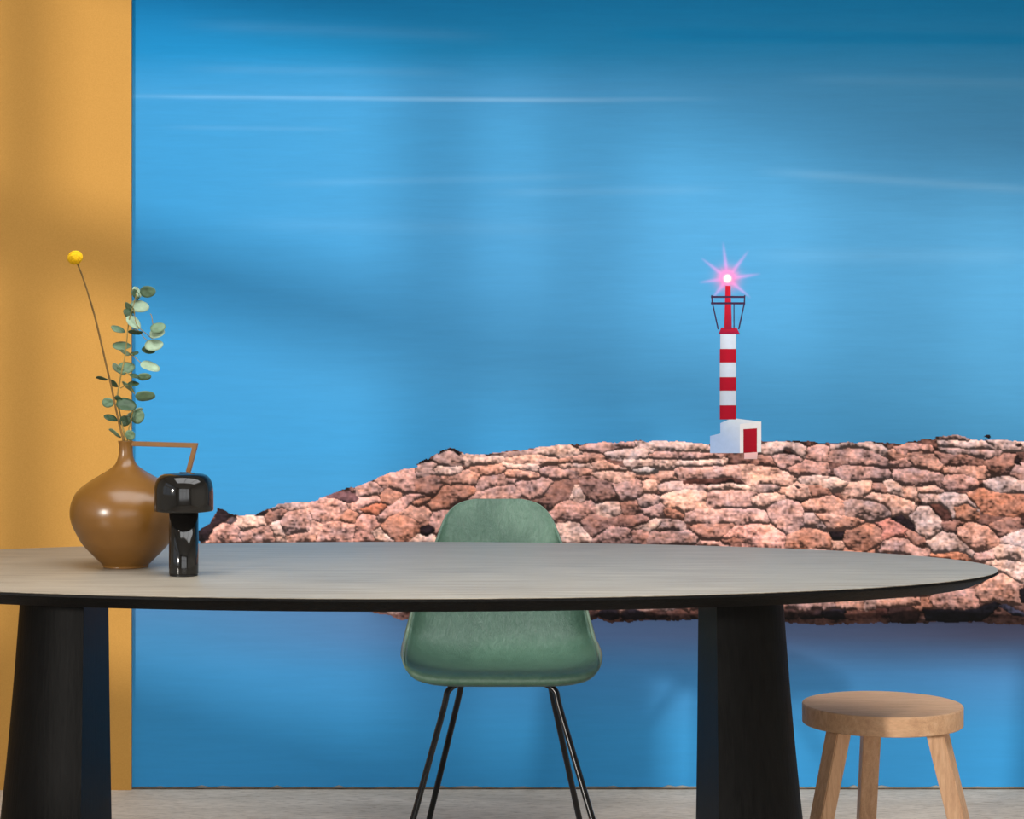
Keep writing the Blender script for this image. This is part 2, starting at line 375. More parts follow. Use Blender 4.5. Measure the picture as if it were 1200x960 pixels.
ROCKS = [
 # upper courses first, so that the lower boulders overlap them
 ('D', PM, '0,110 120,60 300,50 420,60 460,100 320,110 200,130 80,130'), ('D', LM, '460,70 620,50 680,60 860,50 880,100 740,130 580,110'),
 ('D', L, '880,60 1000,50 1060,110 960,130 880,110'), ('D', LM, '200,130 350,110 560,100 620,140 500,180 300,180 240,160'),
 ('D', PM, '560,150 700,130 900,140 1100,150 1180,180 900,190 640,190'), ('C', L, '700,80 850,70 960,90 1000,120 1080,140 1090,160 900,180 720,150'),
 ('C', M, '280,155 340,128 430,150 520,140 680,135 700,160 500,165'), ('C', L, '110,165 250,160 420,165 400,200 300,230 150,240 120,200'),
 ('C', LO, '440,175 560,160 700,160 850,170 890,200 800,215 640,215 560,230 450,205'), ('C', OP, '880,185 1000,160 1200,150 1260,180 1200,210 1060,210 900,222'),
 ('D', L, '380,200 450,180 520,200 500,245 400,250'), ('D', L, '520,210 700,195 900,195 1200,200 1180,240 900,240 820,240 700,260 600,240'),
 ('E', LM, '640,100 720,70 820,60 950,70 1000,110 1010,180 930,150 810,110 720,140 660,130'), ('F', LM, '380,90 520,70 700,60 790,90 860,150 760,140 620,100'),
 ('F', P, '160,170 200,110 300,80 350,110 350,190 260,210'), ('F', PM, '350,165 450,110 620,100 760,140 850,210 840,260 700,240 560,230 470,200'),
 ('F', OP, '870,140 960,100 1080,80 1180,110 1170,160 1000,170 900,190'), ('F', P, '880,235 1000,180 1150,190 1200,260 1060,240 960,260'),
 ('G', M, '420,85 500,55 560,45 640,60 690,110 500,108'), ('G', LM, '400,130 520,105 760,110 900,110 1000,150 900,190 700,185 460,170'),
 ('G', LM, '830,92 960,85 1120,100 1240,120 1230,190 980,190 860,135'), ('G', D, '825,72 850,45 885,40 905,65 890,82'), ('G', D, '1110,140 1160,120 1190,150 1150,158'),
 ('G', M, '410,190 560,175 760,190 980,190 1000,250 880,280 720,250 540,225'), ('G', P, '0,185 160,150 300,160 340,220 240,240 100,235 0,230'),
 ('B', M, '920,210 960,150 1040,110 1110,140 1150,210 1080,240 990,240'), ('B', D, '940,165 990,112 1060,93 1125,130 1140,180 1085,128 1030,118'),
 ('B', (70, 60, 78), '750,245 840,185 885,188 800,240'), ('B', M, '755,340 765,262 860,240 930,230 920,290 850,320'),
 ('E', PM, '740,190 840,165 960,180 1000,220 900,250 830,270 780,230'), ('E', DB, '815,135 845,108 890,120 930,155 870,152'), ('E', B, '610,225 640,170 720,180 780,240 700,245'),
 ('E', P, '850,280 960,230 1040,210 1180,240 1200,310 1060,320 940,312'), ('F', PM, '440,292 520,250 640,255 820,285 860,330 700,352 600,360 460,332'),
 ('G', OP, '110,220 240,205 350,255 430,330 400,380 280,370 160,335 100,275'), ('G', B, '370,232 540,230 700,240 810,290 800,335 640,340 500,342 430,300'),
 ('G', B, '820,310 930,250 1100,260 1130,320 1060,390 940,412 870,360'), ('G', PM, '1080,400 1140,310 1240,340 1300,400 1260,480 1160,475'), ('G', D, '1105,310 1145,265 1188,335'),
 ('G', OP, '460,365 640,342 840,350 870,420 830,460 700,450 640,412 480,402'), ('F', PM, '890,350 940,290 1060,270 1200,290 1290,340 1320,420 1240,430 1060,412 960,402'),
 ('D', (226, 206, 200), '450,290 560,268 640,288 560,312'), ('D', PM, '780,330 800,265 960,265 1120,260 1330,262 1330,335 1000,345 880,352'),
 ('D', LO, '90,232 180,212 260,260 380,280 250,298 130,292'), ('C', L, '430,230 560,228 700,240 720,290 640,280 520,272'), ('C', L, '900,240 1040,232 1180,245 1150,275 1040,262 920,262'),
 ('D', OP, '-100,262 0,258 110,280 100,330 -60,312'), ('C', PM, '740,292 820,260 960,270 1050,310 1000,340 880,352 780,342'),
 ('D', LO, '100,322 200,290 350,298 450,320 400,362 300,372 180,352'), ('D', OP, '480,342 620,320 660,298 760,300 800,340 720,362 640,382 520,362'),
 ('E', DB, '0,360 260,345 480,350 525,392 400,395 200,402 0,395'), ('E', LO, '470,262 620,245 760,270 880,300 940,370 900,420 780,402 640,392 560,402 500,362'),
 ('E', L, '980,330 1180,335 1220,385 1060,402 975,382'), ('F', L, '300,352 420,365 520,400 480,450 380,442 305,402'),
 ('F', LO, '470,440 560,390 680,365 735,430 700,490 600,512 515,500'), ('F', B, '720,430 780,400 845,425 845,462 760,465'), ('F', L, '830,392 880,358 960,400 995,470 960,522 880,480'),
 ('F', LO, '960,422 1080,408 1085,560 1000,535'), ('G', LO, '205,545 360,520 432,560 420,602 220,602'), ('G', P, '410,500 480,450 620,418 740,460 762,532 640,542 470,552'),
 ('G', LM, '840,500 960,468 1120,460 1240,500 1300,600 1000,622 880,572'),
 # middle courses
 ('B', (112, 78, 82), '15,500 100,455 200,440 260,470 312,522 250,548 180,542 110,520'), ('B', PM, '280,430 360,390 450,398 462,480 400,502 330,502 270,470'),
 ('B', P, '450,335 560,300 720,270 745,340 765,440 650,462 560,452 540,402 450,402'), ('B', OB, '460,502 540,442 640,460 560,545 520,562 470,545'),
 ('B', B, '760,452 740,372 860,320 960,340 985,400 920,462 840,482'), ('B', L, '885,268 980,245 1090,252 1135,280 1060,322 960,322'),
 ('B', OP, '920,392 985,335 1060,340 1150,298 1290,285 1305,340 1230,392 1130,397 1010,397'), ('C', OP, '160,252 300,240 420,250 440,290 380,312 240,312 180,292'),
 ('C', PM, '228,440 238,360 310,320 430,310 550,370 500,387 400,402 320,422 260,442'), ('C', OP, '430,302 560,280 700,308 722,347 620,362 520,352 450,342'),
 ('C', PM, '520,402 600,370 720,358 800,338 842,390 820,450 760,502 680,522 600,492 550,452'), ('C', (128, 92, 86), '830,402 920,360 1032,370 1010,430 960,512 880,512 800,602 740,562 660,532 760,502'),
 ('D', (148, 112, 108), '0,360 100,330 250,390 285,450 330,540 150,542 60,522 15,430'), ('D', PM, '270,402 400,370 520,360 532,460 470,522 340,542 290,470'), ('D', LO, '510,372 622,362 632,450 520,462'),
 ('D', M, '660,422 760,390 900,400 1040,408 1040,442 860,445 720,465'), ('E', L, '195,442 260,400 420,388 560,410 602,452 400,445'), ('E', M, '608,402 740,400 805,430 720,468 620,462'),
 ('E', LO, '800,462 900,400 1000,388 1062,440 1052,502 960,545 900,505'), ('E', OB, '1050,420 1130,410 1220,430 1230,480 1120,500 1060,490'), ('E', D, '925,415 960,405 985,430 955,445'), ('E', (60, 38, 36), '920,520 1000,530 1060,500 1040,530 985,560'),
 ('A', D, '15,780 90,730 150,680 180,595 215,600 300,650 210,715 140,770 110,860 20,872'), ('A', (96, 78, 82), '220,712 290,668 347,685 290,722'), ('A', D, '485,652 540,625 612,618 560,672'),
 ('A', M, '640,622 690,560 800,545 930,538 920,580 780,612'), ('A', B, '555,692 610,640 720,598 762,620 700,692 600,718'),
 ('A', P, '930,602 1000,530 1100,515 1180,530 1262,590 1240,660 1180,692 1110,682 1040,702 960,682'), ('B', P, '205,582 300,520 420,500 465,530 450,582 340,602 300,642 220,602'),
 ('B', (196, 108, 78), '300,605 420,560 505,568 440,642 350,642'), ('B', OB, '135,652 220,600 302,640 260,702 180,712 115,682'), ('B', P, '445,692 520,620 620,550 720,488 832,478 820,542 720,542 640,612 540,652 480,695'),
 ('B', OB, '720,547 832,498 862,540 790,582 740,582'), ('B', OB, '830,582 930,530 1000,440 1120,408 1200,425 1245,460 1180,512 1060,542 1000,602 930,622 870,612'),
 ('C', PM, '145,542 240,460 360,420 490,412 545,450 548,492 480,530 300,545'), ('C', L, '975,502 1030,393 1062,430 1105,522 1050,562 1000,552'),
 ('D', M, '458,522 540,493 645,520 642,562 560,592 480,572'), ('D', LO, '690,522 740,460 880,438 1020,448 1065,572 960,582 950,622 860,642 800,602 700,562'),
 ('E', PM, '205,502 260,450 400,440 560,440 625,480 645,560 600,592 420,595 270,595 208,562'), ('E', LO, '560,502 700,468 845,500 740,562 640,604 570,582'),
 ('F', OP, '140,572 230,520 360,498 430,530 472,570 482,640 430,662 300,662 250,602'), ('F', LO, '640,502 760,468 900,488 1000,530 1072,540 1085,610 1000,662 900,652 880,602 800,562 700,542'),
 ('F', M, '480,562 580,530 720,538 830,580 872,640 800,692 680,695 580,662 488,642'),
 ('G', (200, 130, 104), '690,622 800,580 920,588 1200,600 1290,690 1240,800 1000,795 860,772 760,702'), ('G', LM, '228,602 320,608 520,606 640,628 765,760 775,812 640,852 560,832 480,762 400,702 290,682'),
 ('G', (190, 126, 100), '540,720 660,700 765,760 770,812 640,852 560,832'), ('G', (96, 60, 54), '295,690 400,698 500,780 545,865 440,855 380,792'),
 # lower courses
 ('A', P, '108,862 130,790 200,735 290,718 352,740 345,802 385,875'), ('A', L, '338,742 370,668 480,648 552,690 562,732 480,772 400,792'), ('A', PM, '348,812 440,768 540,748 622,790 665,850 640,878 430,878 380,852'),
 ('A', L, '618,772 640,728 690,708 722,760 745,865 660,875'), ('A', PM, '700,722 760,640 850,608 950,620 962,680 930,762 900,822 800,832 730,802'), ('A', OP, '738,822 880,802 960,792 960,690 1032,740 1062,802 1000,865 800,875'),
 ('B', P, '-62,868 -20,780 40,720 140,710 242,745 258,802 242,872'), ('B', (200, 142, 130), '248,868 280,720 340,640 402,670 455,730 400,792 392,868'), ('B', L, '388,792 470,760 602,855 560,872 450,845 408,822'),
 ('B', OB, '480,742 560,670 640,628 740,640 802,700 762,782 700,835 640,868 560,845 490,782'), ('B', OP, '640,642 720,590 840,588 905,630 860,692 800,722 740,682'), ('B', D, '798,752 880,718 925,790 860,835 798,812'),
 ('B', L, '700,875 800,832 900,832 915,872'), ('B', P, '900,652 1000,615 1050,660 1000,800 930,800 900,742'), ('C', P, '815,652 880,580 980,530 1080,560 1150,538 1175,600 1100,662 1030,702 860,692'),
 ('C', (150, 110, 104), '1055,745 1080,690 1200,660 1290,690 1270,770 1170,840 1100,795'), ('C', L, '860,732 960,713 1062,740 1142,830 1155,878 880,878'),
 ('D', L, '138,572 220,543 332,560 322,642 220,652 148,652'), ('D', B, '328,572 450,530 505,602 460,652 360,642'), ('D', PM, '498,602 620,570 702,590 680,662 560,642'), ('D', OB, '688,622 760,588 845,640 832,692 740,682'),
 ('D', (160, 114, 106), '200,712 330,660 500,650 562,702 420,742 280,742'), ('D', L, '438,762 560,720 660,688 705,720 620,752 540,772'), ('D', PM, '108,870 200,780 280,738 370,748 435,780 445,888 125,892'),
 ('D', (224, 160, 146), '418,792 490,768 565,840 540,888 428,888'), ('D', M, '638,772 700,700 820,688 855,750 780,792 680,802'), ('D', PM, '558,878 620,800 760,778 880,788 965,840 985,896 600,896'),
 ('E', PM, '20,632 130,603 400,608 620,608 685,660 705,722 600,724 420,714 200,714 50,700'), ('E', B, '88,782 130,730 330,718 425,720 360,792 300,862 180,855 108,822'), ('E', P, '98,896 200,872 330,882 405,910'),
 ('E', PM, '718,602 780,550 880,543 972,590 994,680 982,772 880,795 790,772 728,702'), ('E', (228, 162, 150), '345,835 420,760 560,728 740,750 825,810 858,918 560,916 480,888 360,890'), ('E', (150, 98, 84), '330,862 420,828 525,872 460,904 350,894'),
 ('F', OB, '5,925 40,812 150,780 280,768 362,820 385,880 405,945'), ('F', M, '148,702 170,648 260,668 352,710 342,772 230,748 158,732'), ('F', OP, '258,652 400,638 560,668 662,720 600,775 500,765 360,765 330,712'),
 ('F', D, '875,682 960,652 1045,690 1125,805 1050,785 960,732'), ('F', (206, 130, 118), '758,722 860,698 960,738 1015,800 990,865 880,855 780,842'), ('F', OB, '478,865 520,780 640,738 760,728 805,800 782,882 700,938 520,948'),
 ('F', D, '358,782 500,780 472,862 400,864'), ('F', LO, '388,872 480,880 492,945 400,938'), ('F', B, '988,802 1080,808 1165,850 1150,905 1060,885'),
 ('G', LM, '138,802 200,760 280,733 342,770 392,840 432,960 470,1050 330,1050 200,952'), ('G', (140, 100, 94), '440,902 560,868 645,890 605,965 480,965'),
 ('H', PM, '-40,270 110,148 210,160 270,220 402,250 435,300 0,285'), ('H', LM, '398,182 520,108 612,110 682,190 775,280 742,312 620,272 480,262'), ('H', (206, 128, 96), '438,292 620,263 722,284 745,330 500,308'),
 ('H', OP, '640,62 760,38 880,70 932,120 985,180 960,242 860,262 790,242 720,172 650,112'), ('H', B, '938,52 1040,0 1140,-12 1165,60 1080,112 1000,124'), ('H', LM, '1018,182 1080,120 1200,93 1320,130 1310,250 1160,222 1060,204'),
 ('H', P, '798,312 880,258 962,258 930,312 870,345'), ('H', L, '955,252 1060,200 1160,228 1235,290 1190,342 1080,335 988,324'), ('H', L, '895,352 1060,335 1240,348 1310,450 1180,522 1080,472 1015,402'),
 ('H', (70, 46, 44), '55,732 250,720 335,760 312,855 100,855'), ('H', DB, '-20,722 80,738 62,802 -20,812'), ('H', OP, '-20,662 140,650 340,640 358,712 200,724 -20,735'), ('H', P, '418,662 560,610 700,588 792,588 802,662 825,735 700,714 560,735 458,724'),
 ('H', OP, '798,602 900,540 1020,468 1112,488 1185,560 1172,692 1060,684 960,654 870,664'), ('H', (26, 24, 32), '360,740 560,745 830,735 960,665 1020,700 960,760 860,840 560,850 380,830'), ('H', (74, 72, 92), '978,702 1060,698 1200,758 1300,810 1100,785'), ('H', (30, 24, 30), '1165,565 1330,540 1330,690 1180,690'),
]
RND = random.Random(11)
POLYS = []                                          # (points in photo pixels, printed colour)
# courses of the print behind the table top and past the frame
for yy, x0, x1 in ((654, 262, 1060), (672, 300, 1060), (690, 352, 1060), (708, 430, 1060)):
    x = x0 + RND.random() * 12
    while x < x1:
        w = RND.uniform(26, 44); h = RND.uniform(9, 12.5)
        POLYS.append(([(x + w / 2 + math.cos(a) * w / 2 * RND.uniform(.9, 1.12), yy + RND.uniform(-1.5, 1.5) + math.sin(a) * h * RND.uniform(.85, 1.1)) for a in [k * math.pi / 4 for k in range(8)]], RND.choice([P, PM, OP, L, B, OB, M])))
        x += w * .93
for yy in (532, 552, 574, 598, 624, 650, 676, 700):
    x = 1214 + RND.random() * 10
    while x < 1400:
        w = RND.uniform(38, 62); h = 11 + (yy - 530) * .03
        POLYS.append(([(x + w / 2 + math.cos(a) * w / 2 * RND.uniform(.9, 1.12), yy + math.sin(a) * h * RND.uniform(.85, 1.15)) for a in [k * math.pi / 4 for k in range(8)]], RND.choice([P, PM, OP, L, B, LM])))
        x += w * .95
for x0 in range(676, 1032, 26):                     # dark wet foot of the breakwater
    w = RND.uniform(24, 36)
    POLYS.append(([(x0 + w / 2 + math.cos(a) * w / 2, 721 + math.sin(a) * RND.uniform(5, 8)) for a in [k * math.pi / 4 for k in range(8)]], RND.choice([(62, 44, 46), (90, 62, 58), (46, 38, 48), (120, 80, 72)])))
for t, c, q in ROCKS:
    ox, oy, k = TILE[t]
    POLYS.append(([(ox + float(a.split(',')[0]) * k, oy + float(a.split(',')[1]) * k) for a in q.split()], c))

GX0, GX1, GY0, GY1 = 226, 1420, 503, 748
gx, gy = np.meshgrid(np.arange(GX0, GX1, 1.0), np.arange(GY0, GY1, 1.0))
rs = np.random.RandomState(3)
def vnoise(cx, cy):
    """smooth value noise in -1..1 with cells of cx by cy photo pixels"""
    nx, ny = int((GX1 - GX0) / cx) + 3, int((GY1 - GY0) / cy) + 3
    g = rs.uniform(-1, 1, (ny, nx))
    u = (gx - GX0) / cx; v_ = (gy - GY0) / cy
    i, j = u.astype(int), v_.astype(int); fu, fv = u - i, v_ - j
    fu = fu * fu * (3 - 2 * fu); fv = fv * fv * (3 - 2 * fv)
    return (g[j, i] * (1 - fu) + g[j, i + 1] * fu) * (1 - fv) + (g[j + 1, i] * (1 - fu) + g[j + 1, i + 1] * fu) * fv
wx = gx + 1.8 * vnoise(14, 10) + .8 * vnoise(4, 3); wy = gy + 1.3 * vnoise(14, 10) + .6 * vnoise(4, 3)
def inside(pts, X, Y):
    r = np.zeros(X.shape, bool); n = len(pts)
    for a in range(n):
        (x1, y1), (x2, y2) = pts[a], pts[(a + 1) % n]
        if y1 == y2: continue
        r ^= ((y1 > Y) != (y2 > Y)) & (X < (x2 - x1) * (Y - y1) / (y2 - y1) + x1)
    return r
land = inside(OUTLINE, gx + .6 * vnoise(3, 3), gy + 1.2 * vnoise(7, 4) + .8 * vnoise(3, 3))
rid = np.where(land, -1, -2)
for k, (pts, c) in enumerate(POLYS):
    x0 = max(0, int(min(p[0] for p in pts) - GX0) - 4); x1 = int(max(p[0] for p in pts) - GX0) + 5
    y0 = max(0, int(min(p[1] for p in pts) - GY0) - 4); y1 = int(max(p[1] for p in pts) - GY0) + 5
    sub = inside(pts, wx[y0:y1, x0:x1], wy[y0:y1, x0:x1])
    rid[y0:y1, x0:x1][sub] = k
lum = np.array([sum(c) for _, c in POLYS] + [0, 0])
for it in range(3):                                 # stones close up on one another, dark hollows stay
    for dy, dx in ((1, 0), (-1, 0), (0, 1), (0, -1)):
        nb_ = np.roll(np.roll(rid, dy, 0), dx, 1)
        grow = (rid == -1) & (nb_ >= 0) & (lum[nb_] > 300)
        rid = np.where(grow, nb_, rid)
def pinker(c):
    k = .24 if sum(c) > 300 else 0.
    return [a * (1 - k) + q * k for a, q in zip(c, (218, 160, 146))]
basecol = np.array([[s2l(v) for v in pinker(c)] for _, c in POLYS] + [[s2l(v) for v in (132, 92, 84)]] * 2)
pic = basecol[rid].copy()
def facets(sx, sy):
    """broken faces: one random tone for each jittered cell, -1..1"""
    nx, ny = int((GX1 - GX0) / sx) + 4, int((GY1 - GY0) / sy) + 4
    jx, jy, tone = rs.rand(ny, nx), rs.rand(ny, nx), rs.uniform(-1, 1, (ny, nx))
    u = (wx - GX0) / sx + 1.5; v_ = (wy - GY0) / sy + 1.5
    i0, j0 = np.floor(u).astype(int), np.floor(v_).astype(int)
    best = np.full(u.shape, 9.); out = np.zeros(u.shape)
    for dj in (-1, 0, 1):
        for di in (-1, 0, 1):
            i, j = np.clip(i0 + di, 0, nx - 1), np.clip(j0 + dj, 0, ny - 1)
            d = (i + jx[j, i] - u) ** 2 + (j + jy[j, i] - v_) ** 2
            m_ = d < best
            best = np.where(m_, d, best); out = np.where(m_, tone[j, i], out)
    return out
ink = .82 + .34 * vnoise(18, 10) + .26 * vnoise(6, 4) + .42 * vnoise(2.6, 2.2) + .24 * vnoise(9, 1.8) + .15 * facets(11, 7) + .10 * facets(5, 4)
ink -= .30 * np.clip(vnoise(6, 3.2) - .38, 0, 1) / .4
ink = ink + np.where(rid == -1, .30 * vnoise(7, 3), 0)
gone = np.clip(.72 + 1.3 * vnoise(16, 10), .0, 1.35)
darkcell = lum[rid] < 300
for k, wgt in ((1, .46), (2, .36), (3, .28), (4, .20), (5, .14), (6, .08)):
    below = np.roll(rid, -k, 0)
    ink -= wgt * gone * ((below != rid) & (below != -2) & (lum[below] >= 0))
    ab = np.roll(rid, k, 0)
    ink += .075 * ((ab != rid) & ~darkcell) * max(0, 5 - k) / 3
    if k < 3:
        for sgn in (1, -1):
            ink -= .07 * gone * (np.roll(rid, sgn * k, 1) != rid)
# rounded body of every stone: paler shoulder, darker foot
top = np.full(len(POLYS) + 2, 0.); hgt = np.ones(len(POLYS) + 2)
for k, (pts, c) in enumerate(POLYS):
    ysq = [p[1] for p in pts]; top[k] = min(ysq); hgt[k] = max(4, max(ysq) - min(ysq))
tt = np.clip((gy - top[rid]) / hgt[rid], 0, 1)
ink += np.where(rid >= 0, .20 - .50 * tt ** 1.4, 0)
ink = np.clip(ink, .07, 1.7)
warm = .09 * vnoise(11, 8) + .06 * vnoise(4, 3)
pic = pic * ink[..., None] * np.stack([1 + warm, np.ones_like(warm), 1 - warm], -1)
pic = np.clip((pic * 1.5 + .125 * (np.roll(pic, 1, 0) + np.roll(pic, -1, 0) + np.roll(pic, 1, 1) + np.roll(pic, -1, 1))) / 2, 0, 1)
wet = np.clip((gy - 716 - 7 * vnoise(22, 6)) / 5, 0, 1) * (gx > 640)       # wet black foot of the printed stones
pic *= (1 - .80 * wet)[..., None]
seap = sea_color(gx, gy)
edge = (rid == -2)
pic[edge] = seap[edge]
def cells_mesh(name, mask, parent):
    ys, xs = np.nonzero(mask[:-1, :-1])
    W = gx.shape[1]
    idx = np.stack([ys * W + xs, (ys + 1) * W + xs, (ys + 1) * W + xs + 1, ys * W + xs + 1], -1)
    uq, inv = np.unique(idx.ravel(), return_inverse=True)
    X, Y = gx.ravel()[uq] - .5, gy.ravel()[uq] - .5
    v_ = np.stack([(X - CX) * MPX, np.full(len(uq), WALL_Y - .0010), CAMH - (Y - CY) * MPX], -1)
    return mesh_obj(name, v_, inv.reshape(-1, 4).tolist(), ink_rock, parent, False, pic.reshape(-1, 3)[uq])
breakwater = bpy.data.objects.new('breakwater', None); COL.objects.link(breakwater); breakwater.parent = mural
small = [k for k in range(len(POLYS)) if (rid == k).sum() <= 20]
rid[np.isin(rid, small)] = -1
cells_mesh('rubble', rid == -1, breakwater)['kind'] = 'stuff'
breakwater['label'] = 'printed breakwater of piled pink boulders'
for k in range(len(POLYS)):
    mk = rid == k
    if mk.sum() > 20: cells_mesh('rock', mk, breakwater)
lift = .0012

# ------- printed lighthouse
_lift[0] = lift + .0002
flat('plinth', [(832, 531), (832, 511), (844, 508), (844, 496), (858, 490), (890, 494), (890, 530), (868, 531)], [(146, 168, 204), (146, 168, 204), (156, 176, 208), (164, 182, 212), (200, 210, 222), (214, 218, 222), (206, 210, 216), (158, 174, 204)], lighthouse)
flat('side_wall', [(867, 497), (892, 494), (892, 530), (867, 531)], [(218, 214, 216), (222, 220, 222), (212, 208, 208), (214, 208, 210)], lighthouse)
flat('door', [(871, 503), (887, 502), (887, 530), (871, 531)], [(150, 8, 32), (162, 10, 34), (148, 6, 26), (132, 6, 24)], lighthouse)['label'] = 'printed red door'
flat('step', [(872, 531), (888, 530), (887, 538), (872, 538)], [(220, 170, 170)] * 2 + [(196, 160, 158)] * 2, lighthouse)
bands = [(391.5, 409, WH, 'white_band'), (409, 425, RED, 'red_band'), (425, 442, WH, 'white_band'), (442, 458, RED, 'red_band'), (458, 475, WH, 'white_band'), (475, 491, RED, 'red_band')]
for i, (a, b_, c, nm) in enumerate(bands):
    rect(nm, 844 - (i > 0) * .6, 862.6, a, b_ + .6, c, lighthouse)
flat('tower_cap', [(842, 391.8), (845, 384), (863, 384), (867, 391.8)], [(120, 10, 50), (150, 14, 44), (176, 20, 44), (130, 14, 60)], lighthouse)
flat('lantern_post', [(848.5, 386), (850, 335), (856, 335), (857.5, 386)], [(140, 10, 36), (170, 10, 40), (190, 20, 44), (130, 14, 50)], lighthouse)
for nm, a, b_, w in (('gallery_rail', (833, 348), (873, 348), 1.1), ('gallery_rail', (833, 355.5), (873, 355.5), 1.2), ('gallery_strut', (835, 356), (841.5, 386), .7), ('gallery_strut', (872, 356), (865.5, 386), .7), ('gallery_strut', (860, 356), (860, 386), .5), ('gallery_post', (834, 346), (834.6, 356.5), .7), ('gallery_post', (872.6, 346), (872, 356.5), .7)):
    dx, dy = b_[0] - a[0], b_[1] - a[1]; l = math.hypot(dx, dy); nx, ny = -dy / l * w, dx / l * w
    flat(nm, [(a[0] + nx, a[1] + ny), (b_[0] + nx, b_[1] + ny), (b_[0] - nx, b_[1] - ny), (a[0] - nx, a[1] - ny)], DARK, lighthouse)
flat('lamp', [(LX + 4.2 * math.cos(a * math.pi / 8), LY + 4.6 * math.sin(a * math.pi / 8)) for a in range(16)], [(255, 240, 226)] * 16, lighthouse)

# ------------------------------------------------------------------ table
def streak_wood(name, c0, c1, scale, stretch, rough, spec, bstr):
    m, nt, b = material(name)
    n1 = noise_node(nt, scale, 6, .6, stretch, dist=.5)
    r = ramp(nt, n1.outputs['Fac'], [(.28, c0), (.72, c1)])
    nt.links.new(r.outputs[0], b.inputs['Base Color'])
    b.inputs['Roughness'].default_value = rough; b.inputs['Specular IOR Level'].default_value = spec
    bump(nt, b, n1.outputs['Fac'], bstr, .004)
    return m
top_wood = streak_wood('oak_top_pale_sheen', rgb(108, 100, 89), rgb(170, 161, 146), 12, (.35, 16, 1), .38, .4, .3)  # pale grey of the reflected wall is put into the base colour
black_wood = streak_wood('black_stained_wood', (.002, .002, .0021, 1), (.006, .006, .006, 1), 24, (6, 6, .5), .55, .09, .25)
TX, TY, TZ = -.089, 4.335, .74
table = thing('dining_table', 'long oval black oak table on two half-cone pedestals', 'table', (TX, TY, 0))
A, Bq = 1.165, .518
def ellipse_loft(name, rings, mat, n=160):
    v, f = [], []
    for da, z in rings:
        for k in range(n):
            t = 2 * math.pi * k / n
            v.append(((A - da) * math.cos(t), (Bq - da) * math.sin(t), z))
    for i in range(len(rings) - 1):
        for k in range(n):
            a, b_ = i * n + k, i * n + (k + 1) % n
            f.append((a, b_, b_ + n, a + n))
    f.append(tuple(range(n))[::-1]); f.append(tuple(range((len(rings) - 1) * n, len(rings) * n)))
    return mesh_obj(name, v, f, mat, table)
o = ellipse_loft('tabletop', [(.006, TZ - .0025), (.0015, TZ - .0018), (.0005, TZ - .0006), (.002, TZ)], top_wood); smooth_by_angle(o, 60)
o = ellipse_loft('table_edge', [(.10, TZ - .034), (.048, TZ - .029), (.004, TZ - .0085), (.0, TZ - .006), (.0008, TZ - .0026)], black_wood); smooth_by_angle(o, 30)
def pedestal(sx):
    v, f = [], []
    n = 40; levels = 14
    for i in range(levels + 1):
        t = i / levels
        z = (TZ - .034) * t
        r = .222 - .072 * t - .006 * math.sin(math.pi * t)
        for k in range(n + 1):
            a = -math.pi / 2 + math.pi * k / n
            v.append((sx * (.60 + r * math.cos(a) * .97), r * math.sin(a), z))
    m = n + 1
    for i in range(levels):
        for k in range(n):
            f.append((i * m + k, i * m + k + 1, (i + 1) * m + k + 1, (i + 1) * m + k))
        f.append((i * m, (i + 1) * m, (i + 1) * m + n, i * m + n))
    f.append(tuple(range(m))); f.append(tuple(levels * m + k for k in range(m)))
    bm = bmesh.new()
    bv = [bm.verts.new(p) for p in v]
    for q in f: bm.faces.new([bv[i] for i in q])
    o = bm_obj('pedestal', bm, black_wood, table)
    smooth_by_angle(o, 40)
pedestal(-1); pedestal(1)

# ------------------------------------------------------------------ chair
shell_mat, nt, b = material('green_fibreglass')
n1 = noise_node(nt, 30, 6, .7, (1, 1, 1), dist=2.2)
n2 = noise_node(nt, 55, 5, .7, (2.2, 1, .6), dist=3.0)
r = ramp(nt, n1.outputs['Fac'], [(.3, rgb(66, 98, 82)), (.7, rgb(88, 120, 103))])
nt.links.new(r.outputs[0], b.inputs['Base Color'])
b.inputs['Roughness'].default_value = .33; b.inputs['Specular IOR Level'].default_value = .55
bump(nt, b, n2.outputs['Fac'], .45, .006)
rim_mat = plain('green_fibreglass_rim', rgb(110, 132, 112), .4, .5, var=.05, vscale=40)
black_metal = plain('black_enamelled_steel', (.008, .008, .009, 1), .22, .6, var=.1)
CHX, CHY = .122, 4.83
chair = thing('shell_chair', 'green moulded fibreglass shell chair with slim black metal legs', 'chair', (CHX, CHY, 0))
#        y     z     half-width  side curl  seatness
PROF = [(.022, .424, .176, .004, 1), (.002, .431, .196, .006, 1), (.000, .441, .207, .008, 1), (.020, .449, .213, .012, 1), (.070, .447, .215, .026, 1), (.150, .437, .215, .046, 1), (.230, .432, .214, .064, .9),
        (.300, .440, .212, .076, .7), (.350, .470, .209, .086, .45), (.380, .520, .203, .084, .2), (.402, .580, .193, .072, .06), (.422, .640, .174, .050, 0), (.440, .700, .150, .034, 0), (.452, .740, .135, .022, 0), (.459, .763, .124, .013, 0), (.465, .783, .106, .006, 0), (.469, .794, .084, .003, 0), (.472, .800, .058, .001, 0)]
def sample_profile(m):
    out = []
    arr = np.array(PROF)
    pts = arr.tolist()
    n = len(pts)
    for i in range(n - 1):
        p0, p1, p2, p3 = (np.array(pts[max(i - 1, 0)]), np.array(pts[i]), np.array(pts[i + 1]), np.array(pts[min(i + 2, n - 1)]))
        for k in range(m):
            t = k / m
            out.append(.5 * ((2 * p1) + (p2 - p0) * t + (2 * p0 - 5 * p1 + 4 * p2 - p3) * t * t + (3 * p1 - p0 - 3 * p2 + p3) * t ** 3))
    out.append(np.array(pts[-1]))
    return out
rows = sample_profile(5)
